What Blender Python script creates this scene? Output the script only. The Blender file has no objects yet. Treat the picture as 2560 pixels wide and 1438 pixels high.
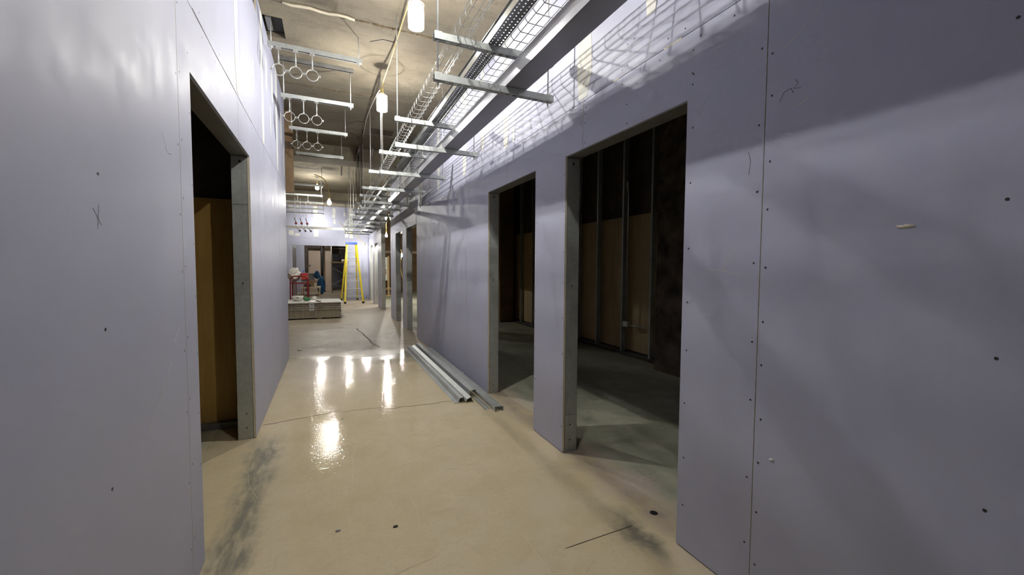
import bpy, bmesh, math, random
from mathutils import Vector, Matrix
random.seed(7)
S = bpy.context.scene
C = S.collection
PI = math.pi

# ------------------------------------------------------------------ camera, world, exposure
cam_d = bpy.data.cameras.new('camera'); cam = bpy.data.objects.new('camera', cam_d); C.objects.link(cam)
FPX = 1025.96
cam_d.sensor_width = 36.0; cam_d.sensor_fit = 'HORIZONTAL'; cam_d.lens = FPX / 2560 * 36.0
cam_d.clip_start = 0.02; cam_d.clip_end = 200
yaw, pit, rol = math.radians(24.22), math.radians(-2.80), math.radians(0.339)
f_ = Vector((math.sin(yaw) * math.cos(pit), math.cos(yaw) * math.cos(pit), math.sin(pit)))
r_ = Vector((math.cos(yaw), -math.sin(yaw), 0)); u_ = r_.cross(f_)
r2 = r_ * math.cos(rol) + u_ * math.sin(rol); u2 = -r_ * math.sin(rol) + u_ * math.cos(rol)
cam.matrix_world = Matrix(((r2.x, u2.x, -f_.x, 0), (r2.y, u2.y, -f_.y, 0), (r2.z, u2.z, -f_.z, 1.33), (0, 0, 0, 1)))
S.camera = cam
w = bpy.data.worlds.new('world'); S.world = w; w.use_nodes = True
w.node_tree.nodes['Background'].inputs[0].default_value = (0.8, 0.85, 1, 1)
w.node_tree.nodes['Background'].inputs[1].default_value = 0.02
S.view_settings.view_transform = 'Standard'; S.view_settings.look = 'None'
S.view_settings.exposure = 0.70; S.view_settings.gamma = 1.0; S.view_settings.use_curve_mapping = False
try:
    S.cycles.max_bounces = 5; S.cycles.diffuse_bounces = 3; S.cycles.glossy_bounces = 2; S.cycles.use_adaptive_sampling = True; S.cycles.adaptive_threshold = .10; S.cycles.adaptive_min_samples = 14; S.cycles.transmission_bounces = 3; S.cycles.transparent_max_bounces = 8
    S.cycles.caustics_reflective = False; S.cycles.caustics_refractive = False; S.cycles.sample_clamp_indirect = 6.0
except Exception: pass
LAMP_W = 1.0            # master brightness of the string lamps
LAMP_COL = (1.0, 0.97, 0.90)

# ------------------------------------------------------------------ materials
class NT:
    def __init__(s, name):
        m = bpy.data.materials.new(name); m.use_nodes = True
        s.m = m; s.t = m.node_tree; s.b = s.t.nodes['Principled BSDF']; s.out = s.t.nodes['Material Output']
    def n(s, typ, **k):
        nd = s.t.nodes.new(typ)
        for a, v in k.items():
            if a.startswith('i_'):
                key = a[2:]; key = int(key) if key.isdigit() else key.replace('_', ' ')
                s.put(nd.inputs[key], v)
            else: setattr(nd, a, v)
        return nd
    def put(s, sock, v):
        if isinstance(v, bpy.types.NodeSocket): s.t.links.new(v, sock)
        elif isinstance(v, (tuple, list)) and len(v) == 3 and sock.type == 'RGBA': sock.default_value = (*v, 1)
        else: sock.default_value = v
    def coord(s, scale=(1, 1, 1), rot=(0, 0, 0), loc=(0, 0, 0)):
        tc = s.n('ShaderNodeTexCoord'); mp = s.n('ShaderNodeMapping')
        s.put(mp.inputs[0], tc.outputs['Object']); mp.inputs['Scale'].default_value = scale
        mp.inputs['Rotation'].default_value = rot; mp.inputs['Location'].default_value = loc
        return mp.outputs[0]
    def noise(s, vec, scale=5, detail=4, rough=0.55, dist=0.0):
        return s.n('ShaderNodeTexNoise', i_Vector=vec, i_Scale=float(scale), i_Detail=float(detail), i_Roughness=rough, i_Distortion=dist).outputs[0]
    def ramp(s, v, a, b, lo=0.0, hi=1.0):
        return s.n('ShaderNodeMapRange', i_0=v, i_1=a, i_2=b, i_3=lo, i_4=hi).outputs[0]
    def mix(s, fac, a, b, mode='MIX'):
        nd = s.n('ShaderNodeMix', data_type='RGBA', blend_type=mode)
        s.put(nd.inputs[0], fac); s.put(nd.inputs[6], a); s.put(nd.inputs[7], b); return nd.outputs[2]
    def math(s, op, a, b=0.0, clamp=False):
        nd = s.n('ShaderNodeMath', operation=op, use_clamp=clamp); s.put(nd.inputs[0], a); s.put(nd.inputs[1], b); return nd.outputs[0]
    def bump(s, h, strength=0.2, dist=0.01):
        return s.n('ShaderNodeBump', i_Strength=strength, i_Distance=dist, i_Height=h).outputs[0]
    def done(s, col=None, rough=None, metal=None, nrm=None, **k):
        if col is not None: s.put(s.b.inputs['Base Color'], col)
        if rough is not None: s.put(s.b.inputs['Roughness'], rough)
        if metal is not None: s.put(s.b.inputs['Metallic'], metal)
        if nrm is not None: s.put(s.b.inputs['Normal'], nrm)
        for a, v in k.items(): s.put(s.b.inputs[a.replace('_', ' ')], v)
        return s.m
M = {}
def plain(name, col, rough=0.6, metal=0.0, var=0.12, scale=12, bump=0.0, **k):
    t = NT(name); n = t.noise(t.coord(), scale, 5)
    c2 = tuple(max(0, x * (1 - var * 2)) for x in col); c1 = tuple(min(1, x * (1 + var)) for x in col)
    M[name] = t.done(t.mix(t.ramp(n, .3, .7), c2, c1), rough, metal, t.bump(n, bump, .01) if bump else None, **k)
    return M[name]

def m_drywall():
    t = NT('lavender drywall paper'); co = t.coord()
    n1 = t.noise(co, .9, 5, .6); n2 = t.noise(co, 7, 5, .6); n3 = t.noise(t.coord((60, 60, 3)), 4, 3)
    c = t.mix(t.ramp(n1, .3, .72), (.415, .43, .56), (.46, .475, .60))
    c = t.mix(t.ramp(n2, .42, .75, 0, .35), c, (.50, .515, .61))
    c = t.mix(t.ramp(n3, .55, .8, 0, .16), c, (.37, .38, .50))
    M['drywall'] = t.done(c, t.ramp(n2, .3, .7, .42, .58), 0.0, t.bump(t.noise(co, 260, 2), .05, .002), Specular_IOR_Level=.35)
m_drywall()
def m_gyp():
    t = NT('gypsum core'); n = t.noise(t.coord(), 60, 5)
    M['gypsum'] = t.done(t.mix(n, (.62, .55, .42), (.82, .76, .62)), .9, 0, t.bump(n, .5, .004))
m_gyp()
def m_galv(name, a, b, ro):
    t = NT(name); co = t.coord()
    v = t.n('ShaderNodeTexVoronoi', i_Vector=co, i_Scale=45.0).outputs['Color']
    g = t.n('ShaderNodeSeparateColor', i_0=v).outputs[0]; n = t.noise(co, 6, 4)
    f = t.math('ADD', t.math('MULTIPLY', g, .22), t.math('MULTIPLY', n, .8))
    M[name] = t.done(t.mix(t.ramp(f, .2, .85), a, b), t.ramp(n, .3, .7, ro - .05, ro + .06), .5, t.bump(n, .08, .01))
m_galv('galv', (.42, .445, .44), (.60, .63, .62), .46)
m_galv('galv_bright', (.58, .60, .59), (.76, .77, .75), .38)
def m_sheet():
    t = NT('smooth galvanised sheet'); n = t.noise(t.coord(), 3, 4)
    M['galv_sheet'] = t.done(t.mix(t.ramp(n, .3, .7), (.42, .44, .45), (.52, .54, .55)), t.ramp(n, .3, .7, .22, .29), .9)
m_sheet()
def m_tray():
    t = NT('dull tray sheet'); n = t.noise(t.coord(), 3, 4)
    M['tray_sheet'] = t.done(t.mix(t.ramp(n, .3, .7), (.44, .45, .50), (.52, .53, .58)), t.ramp(n, .3, .7, .30, .36), .55)
m_tray()
m_galv('galv_dark', (.17, .17, .165), (.30, .30, .29), .42)
def m_ceiling():
    t = NT('board formed concrete soffit'); co = t.coord()
    n1 = t.noise(co, .8, 6, .62); n2 = t.noise(t.coord((1.4, 3.2, 3)), 2.4, 7, .68); n3 = t.noise(co, 40, 4)
    c = t.mix(t.ramp(n1, .32, .70), (.18, .15, .105), (.31, .27, .195))
    c = t.mix(t.ramp(n2, .50, .78, 0, .65), c, (.115, .093, .065))
    c = t.mix(t.ramp(n3, .62, .78, 0, .5), c, (.13, .10, .07))
    c = t.mix(t.ramp(t.noise(co, 2.6, 3), .62, .72, 0, .35), c, (.38, .335, .25))
    M['ceiling'] = t.done(c, .9, 0, t.bump(t.math('ADD', n2, n3), .35, .01))
m_ceiling()
def m_floor():
    t = NT('scuffed tan floor coating'); co = t.coord()
    sx = t.n('ShaderNodeSeparateXYZ', i_0=co); X, Y = sx.outputs[0], sx.outputs[1]
    n1 = t.noise(co, .9, 6, .6); n2 = t.noise(co, 5, 6, .65); n3 = t.noise(co, 45, 4)
    base = t.mix(t.ramp(n1, .3, .7), (.60, .51, .33), (.66, .565, .375))
    base = t.mix(t.ramp(n2, .40, .74, 0, .45), base, (.72, .635, .485))
    base = t.mix(t.ramp(t.noise(t.coord((1, 1, 1), (0, 0, .4), (4, 9, 0)), 2.2, 6, .7), .50, .72, 0, .38), base, (.50, .40, .245))
    base = t.mix(t.ramp(n3, .52, .75, 0, .3), base, (.46, .37, .23))
    conc = t.mix(t.ramp(n2, .3, .72), (.33, .275, .20), (.52, .455, .36))
    conc = t.mix(t.ramp(n3, .55, .75, 0, .5), conc, (.26, .21, .15))
    yn = t.math('ADD', Y, t.math('MULTIPLY', t.math('SUBTRACT', n1, .5), 1.6))
    far = t.ramp(yn, 6.1, 6.9)
    c = t.mix(far, base, conc)
    # side rooms: greyer bare slab
    xs = t.math('ADD', X, t.math('MULTIPLY', t.math('SUBTRACT', n2, .5), .25))
    side = t.math('MAXIMUM', t.ramp(xs, 1.62, 1.8), t.ramp(xs, -.75, -.95))
    slab = t.mix(t.ramp(n1, .35, .65), (.30, .30, .225), (.46, .47, .365))
    c = t.mix(side, c, t.mix(t.ramp(n2, .5, .8, 0, .7), slab, (.60, .60, .50)))
    # pinkish rubbed strip in the doorways on the right and grey smear in the left doorway
    pk = t.math('MULTIPLY', t.ramp(t.math('ABSOLUTE', t.math('SUBTRACT', xs, 1.66)), .20, .05), t.ramp(n2, .35, .6))
    c = t.mix(t.math('MULTIPLY', pk, .8), c, (.50, .41, .36))
    sm = t.ramp(t.math('ABSOLUTE', t.math('ADD', xs, .43)), .13, .03)
    sm = t.math('MULTIPLY', sm, t.math('MULTIPLY', t.ramp(Y, 1.5, 1.9), t.ramp(Y, 3.7, 3.4)))
    sm = t.math('MULTIPLY', sm, t.ramp(t.noise(t.coord((9, 2, 1), (0, 0, .5)), 3, 5), .3, .6, .25, 1))
    c = t.mix(t.math('MULTIPLY', sm, .85), c, (.21, .21, .185))
    sm2 = t.ramp(t.math('ABSOLUTE', t.math('SUBTRACT', xs, 1.40)), .09, .01)
    sm2 = t.math('MULTIPLY', sm2, t.math('MULTIPLY', t.ramp(Y, 1.3, 1.45), t.ramp(Y, 1.85, 1.6)))
    c = t.mix(t.math('MULTIPLY', sm2, .8), c, (.13, .125, .115))
    # brown rough patch and dark smudge where the coating ends
    def blob(cx, cy, rx, ry, col, k):
        nonlocal c
        dx = t.math('DIVIDE', t.math('SUBTRACT', X, cx), rx); dy = t.math('DIVIDE', t.math('SUBTRACT', Y, cy), ry)
        d = t.math('ADD', t.math('MULTIPLY', dx, dx), t.math('MULTIPLY', dy, dy))
        d = t.math('ADD', d, t.math('MULTIPLY', t.math('SUBTRACT', n2, .5), 3.0))
        c = t.mix(t.math('MULTIPLY', t.math('MULTIPLY', t.ramp(d, 1.6, .2), t.ramp(n3, .35, .62)), k), c, col)
    blob(.40, 7.35, .8, .42, (.15, .095, .055), 1.0)
    blob(.95, 6.35, .5, .25, (.20, .165, .12), .9)
    blob(1.75, 1.95, .16, .14, (.62, .52, .48), .7)
    blob(1.12, 1.95, .13, .12, (.66, .57, .43), .7)
    blob(.75, 1.55, .14, .06, (.68, .60, .46), .6)
    sp = t.ramp(t.noise(co, 26, 2), .76, .80); c = t.mix(t.math('MULTIPLY', sp, .6), c, (.16, .12, .08))
    ro = t.mix(far, t.ramp(n2, .3, .7, .035, .06), t.ramp(n2, .3, .7, .36, .55))
    ro = t.mix(side, ro, (.65, .65, .65))
    M['floor'] = t.done(c, ro, 0, t.bump(t.math('ADD', t.math('MULTIPLY', n2, .4), t.math('ADD', t.math('MULTIPLY', n3, .25), t.math('MULTIPLY', t.noise(co, 26, 3, .6), .9))), .16, .010), Specular_IOR_Level=.16)
m_floor()
def m_wood(name, a, b, c0, axis_scale, ro=.6):
    t = NT(name); n = t.noise(t.coord(axis_scale), 3, 5, .6, .6); n2 = t.noise(t.coord(), 2, 3)
    v = t.n('ShaderNodeTexVoronoi', i_Vector=t.coord((1.0, 1.0, .55)), i_Scale=2.3).outputs['Distance']
    c = t.mix(t.ramp(n, .3, .7), a, b); c = t.mix(t.ramp(n2, .4, .7, 0, .4), c, c0)
    c = t.mix(t.ramp(v, .045, .02), c, (.08, .04, .015))
    M[name] = t.done(c, ro, 0, t.bump(n, .1, .005))
m_wood('plywood_amber', (.50, .29, .07), (.66, .42, .13), (.39, .22, .05), (6, 6, .5))
m_wood('plywood_tan', (.52, .38, .20), (.70, .53, .31), (.45, .32, .165), (5, 5, .4))
m_wood('lumber', (.55, .38, .18), (.72, .53, .28), (.5, .34, .15), (5, 5, .6))
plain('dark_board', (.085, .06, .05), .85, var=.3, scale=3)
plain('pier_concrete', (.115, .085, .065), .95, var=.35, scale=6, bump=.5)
plain('board_edge', (.44, .39, .30), .9, var=.2, scale=20, bump=.3)
plain('brown_board', (.30, .20, .115), .85, var=.12, scale=4)
plain('beige_door', (.62, .50, .40), .6, var=.05)
plain('compound', (.72, .72, .68), .8, var=.04, scale=9)
plain('white_plastic', (.82, .81, .76), .5, var=.06, scale=10)
plain('bag_plastic', (.80, .77, .72), .35, var=.08, scale=14)
plain('red_paint', (.20, .014, .018), .45, var=.1)
plain('red_box', (.55, .05, .035), .45, var=.1)
plain('yellow_frp', (.85, .68, .03), .4, var=.05)
plain('blue_plastic', (.04, .13, .62), .45, var=.08)
plain('blue_cloth', (.02, .10, .24), .9, var=.25, scale=8, bump=.4)
plain('alu', (.72, .73, .74), .35, .8, var=.05)
plain('black', (.025, .022, .02), .6, var=.2)
plain('rust', (.11, .075, .045), .85, var=.3, scale=25, bump=.5)
plain('residue', (.22, .15, .075), .9, var=.35, scale=30, bump=.5)
plain('cord_yellow', (.74, .57, .20), .5, var=.06)
plain('cord_white', (.75, .72, .62), .5, var=.05)
plain('socket', (.75, .60, .25), .5, var=.05)
plain('cardboard', (.42, .29, .16), .85, var=.08)
plain('green_leaf', (.05, .25, .09), .6, var=.3, scale=20)
plain('cream', (.80, .72, .55), .6, var=.04)
plain('screw', (.035, .03, .03), .5, .4, var=.1)
plain('scaffold', (.30, .27, .25), .55, .4, var=.15)
plain('crack', (.10, .075, .045), .95, var=.2, scale=30)
plain('grey_rubber', (.30, .31, .30), .7, var=.1)
def m_lamp():
    for nm, st in (('bulb', 12500.0), ('bulb_mid', 12000.0), ('bulb_low', 6800.0)):
        t = NT('glowing ' + nm); e = t.n('ShaderNodeEmission', i_Color=(*LAMP_COL, 1), i_Strength=st * LAMP_W)
        t.t.links.new(e.outputs[0], t.out.inputs[0]); M[nm] = t.m
    t = NT('glass jar'); tr = t.n('ShaderNodeBsdfTransparent'); tl = t.n('ShaderNodeBsdfTranslucent', i_Color=(.95, .93, .88, 1))
    gl = t.n('ShaderNodeBsdfGlossy', i_Roughness=.15)
    m1 = t.n('ShaderNodeMixShader', i_0=.06); t.t.links.new(tr.outputs[0], m1.inputs[1]); t.t.links.new(tl.outputs[0], m1.inputs[2])
    m2 = t.n('ShaderNodeMixShader', i_0=.04); t.t.links.new(m1.outputs[0], m2.inputs[1]); t.t.links.new(gl.outputs[0], m2.inputs[2])
    t.t.links.new(m2.outputs[0], t.out.inputs[0]); M['jar'] = t.m
m_lamp()

# ------------------------------------------------------------------ mesh helpers
class MB:
    def __init__(s): s.v = []; s.f = []; s.mi = []; s.sm = []
    def face(s, idx, mi=0, smooth=False): s.f.append(tuple(idx)); s.mi.append(mi); s.sm.append(smooth)
    def box(s, x0, x1, y0, y1, z0, z1, mi=(0, 0, 0)):
        """mi = material index of the X, Y and Z faces"""
        if isinstance(mi, int): mi = (mi,) * 3
        if x1 < x0: x0, x1 = x1, x0
        if y1 < y0: y0, y1 = y1, y0
        if z1 < z0: z0, z1 = z1, z0
        b = len(s.v)
        s.v += [(x, y, z) for z in (z0, z1) for y in (y0, y1) for x in (x0, x1)]
        for q, m in (((0, 2, 3, 1), 2), ((4, 5, 7, 6), 2), ((0, 1, 5, 4), 1), ((2, 6, 7, 3), 1), ((0, 4, 6, 2), 0), ((1, 3, 7, 5), 0)):
            s.face([b + i for i in q], mi[m])
        return s
    def obox(s, c, ax, ay, az, mi=0):
        """oriented box: centre and three half-axis vectors"""
        c, ax, ay, az = map(Vector, (c, ax, ay, az)); b = len(s.v)
        s.v += [tuple(c + ax * i + ay * j + az * k) for k in (-1, 1) for j in (-1, 1) for i in (-1, 1)]
        for q in ((0, 2, 3, 1), (4, 5, 7, 6), (0, 1, 5, 4), (2, 6, 7, 3), (0, 4, 6, 2), (1, 3, 7, 5)): s.face([b + i for i in q], mi)
        return s
    def bar(s, p, q, wx, wz, mi=0):
        """rectangular bar from p to q"""
        p, q = Vector(p), Vector(q); d = (q - p); L = d.length; d.normalize()
        side = d.cross(Vector((0, 0, 1)));
        if side.length < 1e-4: side = Vector((1, 0, 0))
        side.normalize(); up = side.cross(d)
        return s.obox((p + q) / 2, side * wx / 2, d * L / 2, up * wz / 2, mi)
    def tube(s, pts, r, n=6, mi=0, caps=True, closed=False):
        pts = [Vector(p) for p in pts]; rings = []; N = len(pts)
        rr = r if isinstance(r, (list, tuple)) else [r] * N
        ref = None
        for i, p in enumerate(pts):
            if closed: d = pts[(i + 1) % N] - pts[i - 1]
            else: d = pts[min(i + 1, N - 1)] - pts[max(i - 1, 0)]
            d.normalize()
            if ref is None:
                ref = d.cross(Vector((0, 0, 1)))
                if ref.length < .1: ref = d.cross(Vector((1, 0, 0)))
            a = (ref - d * ref.dot(d)); a.normalize(); b2 = d.cross(a); ref = a
            base = len(s.v); rings.append(base)
            for k in range(n):
                t = 2 * PI * k / n; s.v.append(tuple(p + (a * math.cos(t) + b2 * math.sin(t)) * rr[i]))
        for i in range(N if closed else N - 1):
            A, B = rings[i], rings[(i + 1) % N]
            for k in range(n): s.face((A + k, A + (k + 1) % n, B + (k + 1) % n, B + k), mi, True)
        if caps and not closed:
            s.face([rings[0] + k for k in range(n)][::-1], mi); s.face([rings[-1] + k for k in range(n)], mi)
        return s
    def lathe(s, c, prof, n=16, mi=0):
        b = len(s.v); cx, cy, cz = c
        for r, z in prof:
            for k in range(n): s.v.append((cx + r * math.cos(2 * PI * k / n), cy + r * math.sin(2 * PI * k / n), cz + z))
        for i in range(len(prof) - 1):
            for k in range(n):
                k2 = (k + 1) % n; s.face((b + i * n + k, b + i * n + k2, b + (i + 1) * n + k2, b + (i + 1) * n + k), mi, True)
        s.face([b + k for k in range(n)][::-1], mi); e = b + (len(prof) - 1) * n; s.face([e + k for k in range(n)], mi)
        return s
    def extrude(s, poly, y0, y1, mi=0, closed=True, f=None):
        """open or closed XZ polyline swept along Y (f maps a local point to the world)"""
        b = len(s.v); n = len(poly); g = f or (lambda p: p)
        for y in (y0, y1): s.v += [tuple(g((x, y, z))) for x, z in poly]
        for i in range(n if closed else n - 1):
            j = (i + 1) % n; s.face((b + i, b + j, b + n + j, b + n + i), mi)
        if closed: s.face([b + i for i in range(n)][::-1], mi); s.face([b + n + i for i in range(n)], mi)
        return s
    def blob(s, c, rx, ry, rz, sub=3, amp=.15, seed=0, mi=0, fr=2.0):
        bm = bmesh.new(); bmesh.ops.create_icosphere(bm, subdivisions=sub, radius=1)
        from mathutils import noise
        b = len(s.v)
        for v in bm.verts:
            k = 1 + amp * noise.noise(v.co * fr + Vector((seed * 3.7, seed, 0)))  + amp * .4 * noise.noise(v.co * fr * 3 + Vector((seed, 9, 0)))
            z = v.co.z
            s.v.append((c[0] + v.co.x * rx * k, c[1] + v.co.y * ry * k, c[2] + z * rz * k))
        for fc in bm.faces: s.face([b + v.index for v in fc.verts], mi, True)
        bm.free(); return s
    def mesh(s, name, mats, org=(0, 0, 0)):
        me = bpy.data.meshes.new(name); o = Vector(org)
        me.from_pydata([tuple(Vector(v) - o) for v in s.v], [], s.f)
        for m in (mats if isinstance(mats, (list, tuple)) else [mats]): me.materials.append(M[m])
        me.polygons.foreach_set('material_index', s.mi); me.polygons.foreach_set('use_smooth', s.sm); me.update()
        return me
    def build(s, name, mats, parent=None, loc=None, kind=None):
        """world-coordinate geometry becomes ONE mesh object; parents are unrotated Empties"""
        org = loc if loc is not None else ((0, 0, 0))
        if parent is not None:
            pw = WORLD[parent.name]; o = bpy.data.objects.new(name, s.mesh(name, mats, pw)); C.objects.link(o); o.parent = parent
            WORLD[o.name] = pw
        else:
            o = bpy.data.objects.new(name, s.mesh(name, mats, org)); C.objects.link(o); o.location = org; WORLD[o.name] = Vector(org)
        if kind: o['kind'] = kind
        return o
WORLD = {}
def tag(o, label, cat, group=None, kind=None):
    o['label'] = label; o['category'] = cat
    if group: o['group'] = group
    if kind: o['kind'] = kind
    return o
def thing(name, label, cat, loc=(0, 0, 0), group=None, kind=None):
    o = bpy.data.objects.new(name, None); C.objects.link(o); o.location = loc; o.empty_display_size = .1
    WORLD[o.name] = Vector(loc); return tag(o, label, cat, group, kind)
def struct(name, label, loc=(0, 0, 0), cat='wall'): return thing(name, label, cat, loc, None, 'structure')
def inst(src, name, parent, off):
    """a part sharing the mesh of another part, moved by off"""
    o = bpy.data.objects.new(name, src.data); C.objects.link(o); o.parent = parent; o.location = off; return o

# ------------------------------------------------------------------ structure
XL, XR, TH = -.52, 1.52, .016
ZC = 3.66
fl = tag(MB().box(-5, 9, -6, 31, -.2, 0).build('floor', 'floor'), 'scuffed glossy tan floor running down the corridor', 'floor', None, 'structure')
# hairline cracks and saw cuts in the floor
def crack(pts, wd, name='crack_line', mat='crack', z=.0012):
    b = MB()
    for i in range(len(pts) - 1):
        p, q = Vector((*pts[i], z)), Vector((*pts[i + 1], z)); d = (q - p).normalized(); sd = Vector((-d.y, d.x, 0)) * wd / 2
        k = len(b.v); b.v += [tuple(p - sd), tuple(p + sd), tuple(q + sd), tuple(q - sd)]; b.face((k, k + 3, k + 2, k + 1))
    return b.build(name, mat, fl)
def wob(a, b, n, amp, seed):
    rnd = random.Random(seed)
    return [(a[0] + (b[0] - a[0]) * i / n + rnd.uniform(-amp, amp), a[1] + (b[1] - a[1]) * i / n + rnd.uniform(-amp, amp)) for i in range(n + 1)]
crack(wob((-.50, 3.92), (.10, 4.05), 8, .012, 1), .006)
crack(wob((.10, 4.0), (.55, 4.0), 8, .014, 2), .004)
crack(wob((.42, 3.93), (1.15, 3.90), 10, .014, 3), .006)
crack(wob((-.3, 6.55), (1.5, 6.2), 14, .02, 4), .007)
crack(wob((-.45, 7.35), (.2, 7.42), 7, .015, 5), .008)
crack(wob((.75, 7.0), (.55, 9.4), 9, .025, 6), .016)
crack([(1.01, 1.61), (1.42, 1.62)], .004); crack([(.93, 1.46), (1.08, 1.30)], .004); crack([(.48, 1.37), (.62, 1.20)], .004)
crack([(.76, 1.29), (.99, 1.29)], .003)
def scratches(seed, n, mat, w0, w1, l0, l1):
    rnd = random.Random(seed); b = MB()
    for i in range(n):
        x, y = rnd.uniform(-.45, 1.75), rnd.uniform(.85, 4.6); a = rnd.choice([.12, .25, 1.45, 1.62, 2.1, .6, 2.6]) + rnd.gauss(0, .14); L = rnd.uniform(l0, l1); wd = rnd.uniform(w0, w1); bend = rnd.gauss(0, .03) * L
        pts = [Vector((x + math.cos(a) * L * k / 4 - math.sin(a) * bend * math.sin(PI * k / 4), y + math.sin(a) * L * k / 4 + math.cos(a) * bend * math.sin(PI * k / 4), .0006)) for k in range(5)]
        if any(p.x < -.50 or p.x > 1.9 or (p.x > 1.50 and not (1.45 < p.y < 2.46 or 2.96 < p.y < 3.96)) for p in pts): continue
        for k in range(4):
            p, q = pts[k], pts[k + 1]; d = (q - p).normalized(); sd = Vector((-d.y, d.x, 0)) * wd / 2; j = len(b.v)
            b.v += [tuple(p - sd), tuple(p + sd), tuple(q + sd), tuple(q - sd)]; b.face((j, j + 3, j + 2, j + 1))
    b.build('scratch_marks', mat, fl, kind='stuff')
plain('scratch_light', (.66, .58, .42), .5, var=.05, scale=20); plain('scratch_dark', (.30, .235, .14), .6, var=.1, scale=20)
scratches(21, 150, 'scratch_light', .0008, .002, .08, .75); scratches(22, 40, 'scratch_dark', .0007, .0016, .05, .3)
# drilled hole and crumbs on the floor
MB().lathe((1.60, 1.66, .0005), [(.022, 0), (.018, .001), (.001, .0015)], 10).build('drill_hole', 'black', fl)

# ceiling: formwork bays with recessed joints, a shaft opening and two downstand beams
ce = struct('ceiling', 'stained board-formed concrete ceiling above the corridor', (0, 0, ZC), 'ceiling')
MB().box(-5, 9, -6, 31, ZC + .055, ZC + .25).build('slab_core', 'ceiling', ce)
J = [-6, -4.6, -2.84, -1.07, .70, 2.48, 4.26, 6.035, 7.81, 9.58, 11.36, 13.13, 14.9, 16.7, 18.5, 31]
HX0, HX1, HY0, HY1 = -1.1, -.355, 4.53, 4.915
for i in range(len(J) - 1):
    a, b = J[i] + .006, J[i + 1] - .006
    if i == 6:
        m = MB()
        m.box(-5, 9, a, HY0, ZC, ZC + .05); m.box(-5, 9, HY1, b, ZC, ZC + .05); m.box(-5, HX0, HY0, HY1, ZC, ZC + .05); m.box(HX1, 9, HY0, HY1, ZC, ZC + .05)
        m.build('soffit_panel', 'ceiling', ce)
    else: MB().box(-5, 9, a, b, ZC, ZC + .05).build('soffit_panel', 'ceiling', ce)
MB().box(HX0, HX1, HY0, HY1, ZC + .046, ZC + .054).build('shaft_shade_plate', 'black', ce)  # black plate stands for the darkness inside the shaft
MB().box(-.50, -.455, 4.56, 4.80, ZC + .0, ZC + .03).build('shaft_bracket', 'galv_dark', ce)
MB().box(.70, 1.085, 7.40, 7.67, ZC - .004, ZC + .01).build('recess_plate', 'rust', ce)
# mortar ridge left on the first joint, rusty streaks
m = MB(); m.tube([(-.33 + .6 * k / 8, 4.245 + .012 * math.sin(k * 1.7), ZC - .006) for k in range(9)], .012, 6); m.build('mortar_ridge', 'cream', ce)
def drip(x0, x1, y, seed):
    rnd = random.Random(seed); m = MB(); x = x0
    while x < x1:
        wd = rnd.uniform(.015, .07); m.box(x, x + wd, y - .004 - rnd.uniform(0, .012), y + .004 + rnd.uniform(0, .006), ZC - rnd.uniform(.002, .008), ZC + .01); x += wd + rnd.uniform(.0, .03)
    m.build('joint_residue', 'residue', ce, kind='stuff')
drip(.0, 1.0, 4.262, 1); drip(.95, 1.5, 4.27, 2); drip(-.5, .75, 6.036, 3); drip(-.45, .55, 7.81, 4)
for y0, y1, zb in ((8.75, 9.25, 3.40), (14.2, 14.95, 3.42)):
    bm_ = tag(MB().box(-4.9, 8.9, y0, y1, zb, ZC + .02).build('beam', 'ceiling'), 'first concrete downstand beam crossing above the corridor' if y0 < 10 else 'second concrete downstand beam near the end wall', 'beam', None, 'structure')

# walls of drywall boards
def boards(wall, X, sgn, seams, z0, z1, openings, gap=.0035, skip=()):
    """one panel per bay; sgn +1: the wall body lies towards +X of the face"""
    for i in range(len(seams) - 1):
        if i in skip: continue
        a, b = seams[i] + gap / 2, seams[i + 1] - gap / 2
        cuts = sorted({a, b, *[v for o in openings for v in o[:2] if a < v < b]})
        m = MB()
        for p, q in zip(cuts, cuts[1:]):
            lo = z0
            for o in openings:
                if o[0] <= p + 1e-6 and q <= o[1] + 1e-6: lo = max(lo, o[2])
            if lo < z1 - 1e-4: m.box(X, X + sgn * TH, p, q, lo, z1, (0, 1, 0))
        if m.v: m.build('drywall_panel', ['drywall', 'gypsum'], wall)
def solid_core(wall, X, sgn, y0, y1, z1, openings, mat='galv_dark'):
    """studs, tracks and an added light-blocking back board behind the face boards"""
    cuts = sorted({y0, y1, *[v for o in openings for v in o[:2]]})
    m = MB()
    for p, q in zip(cuts, cuts[1:]):
        lo = 0.0
        for o in openings:
            if o[0] <= p + 1e-6 and q <= o[1] + 1e-6: lo = max(lo, o[2])
        if lo < z1: m.box(X + sgn * .108, X + sgn * .120, p + (.002 if p != y0 else 0), q - .002, lo + .004, z1)
    m.build('back_board', 'dark_board', wall)  # back board is added to keep the wall light-tight
    m = MB(); y = y0 + .05
    while y < y1:
        if not any(o[0] - .05 < y < o[1] + .05 for o in openings): m.box(X + sgn * (TH + .002), X + sgn * .106, y, y + .04, .004, z1 - .01)
        y += .61
    m.build('stud_row', 'galv_dark', wall)
def screws(wall, X, sgn, lines, mat='screw'):
    m = MB(); rnd = random.Random(5)
    for y, z0, z1, st in lines:
        z = z0
        while z < z1:
            c = (X - sgn * .0006, y + rnd.uniform(-.003, .003), z + rnd.uniform(-.03, .03)); r = .0045; b = len(m.v)
            m.v += [(c[0], c[1] + r * math.cos(t * PI / 3), c[2] + r * math.sin(t * PI / 3)) for t in range(6)]
            m.face([b + i for i in range(6)]); z += st
    m.build('screw_heads', mat, wall, kind='stuff')
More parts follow.
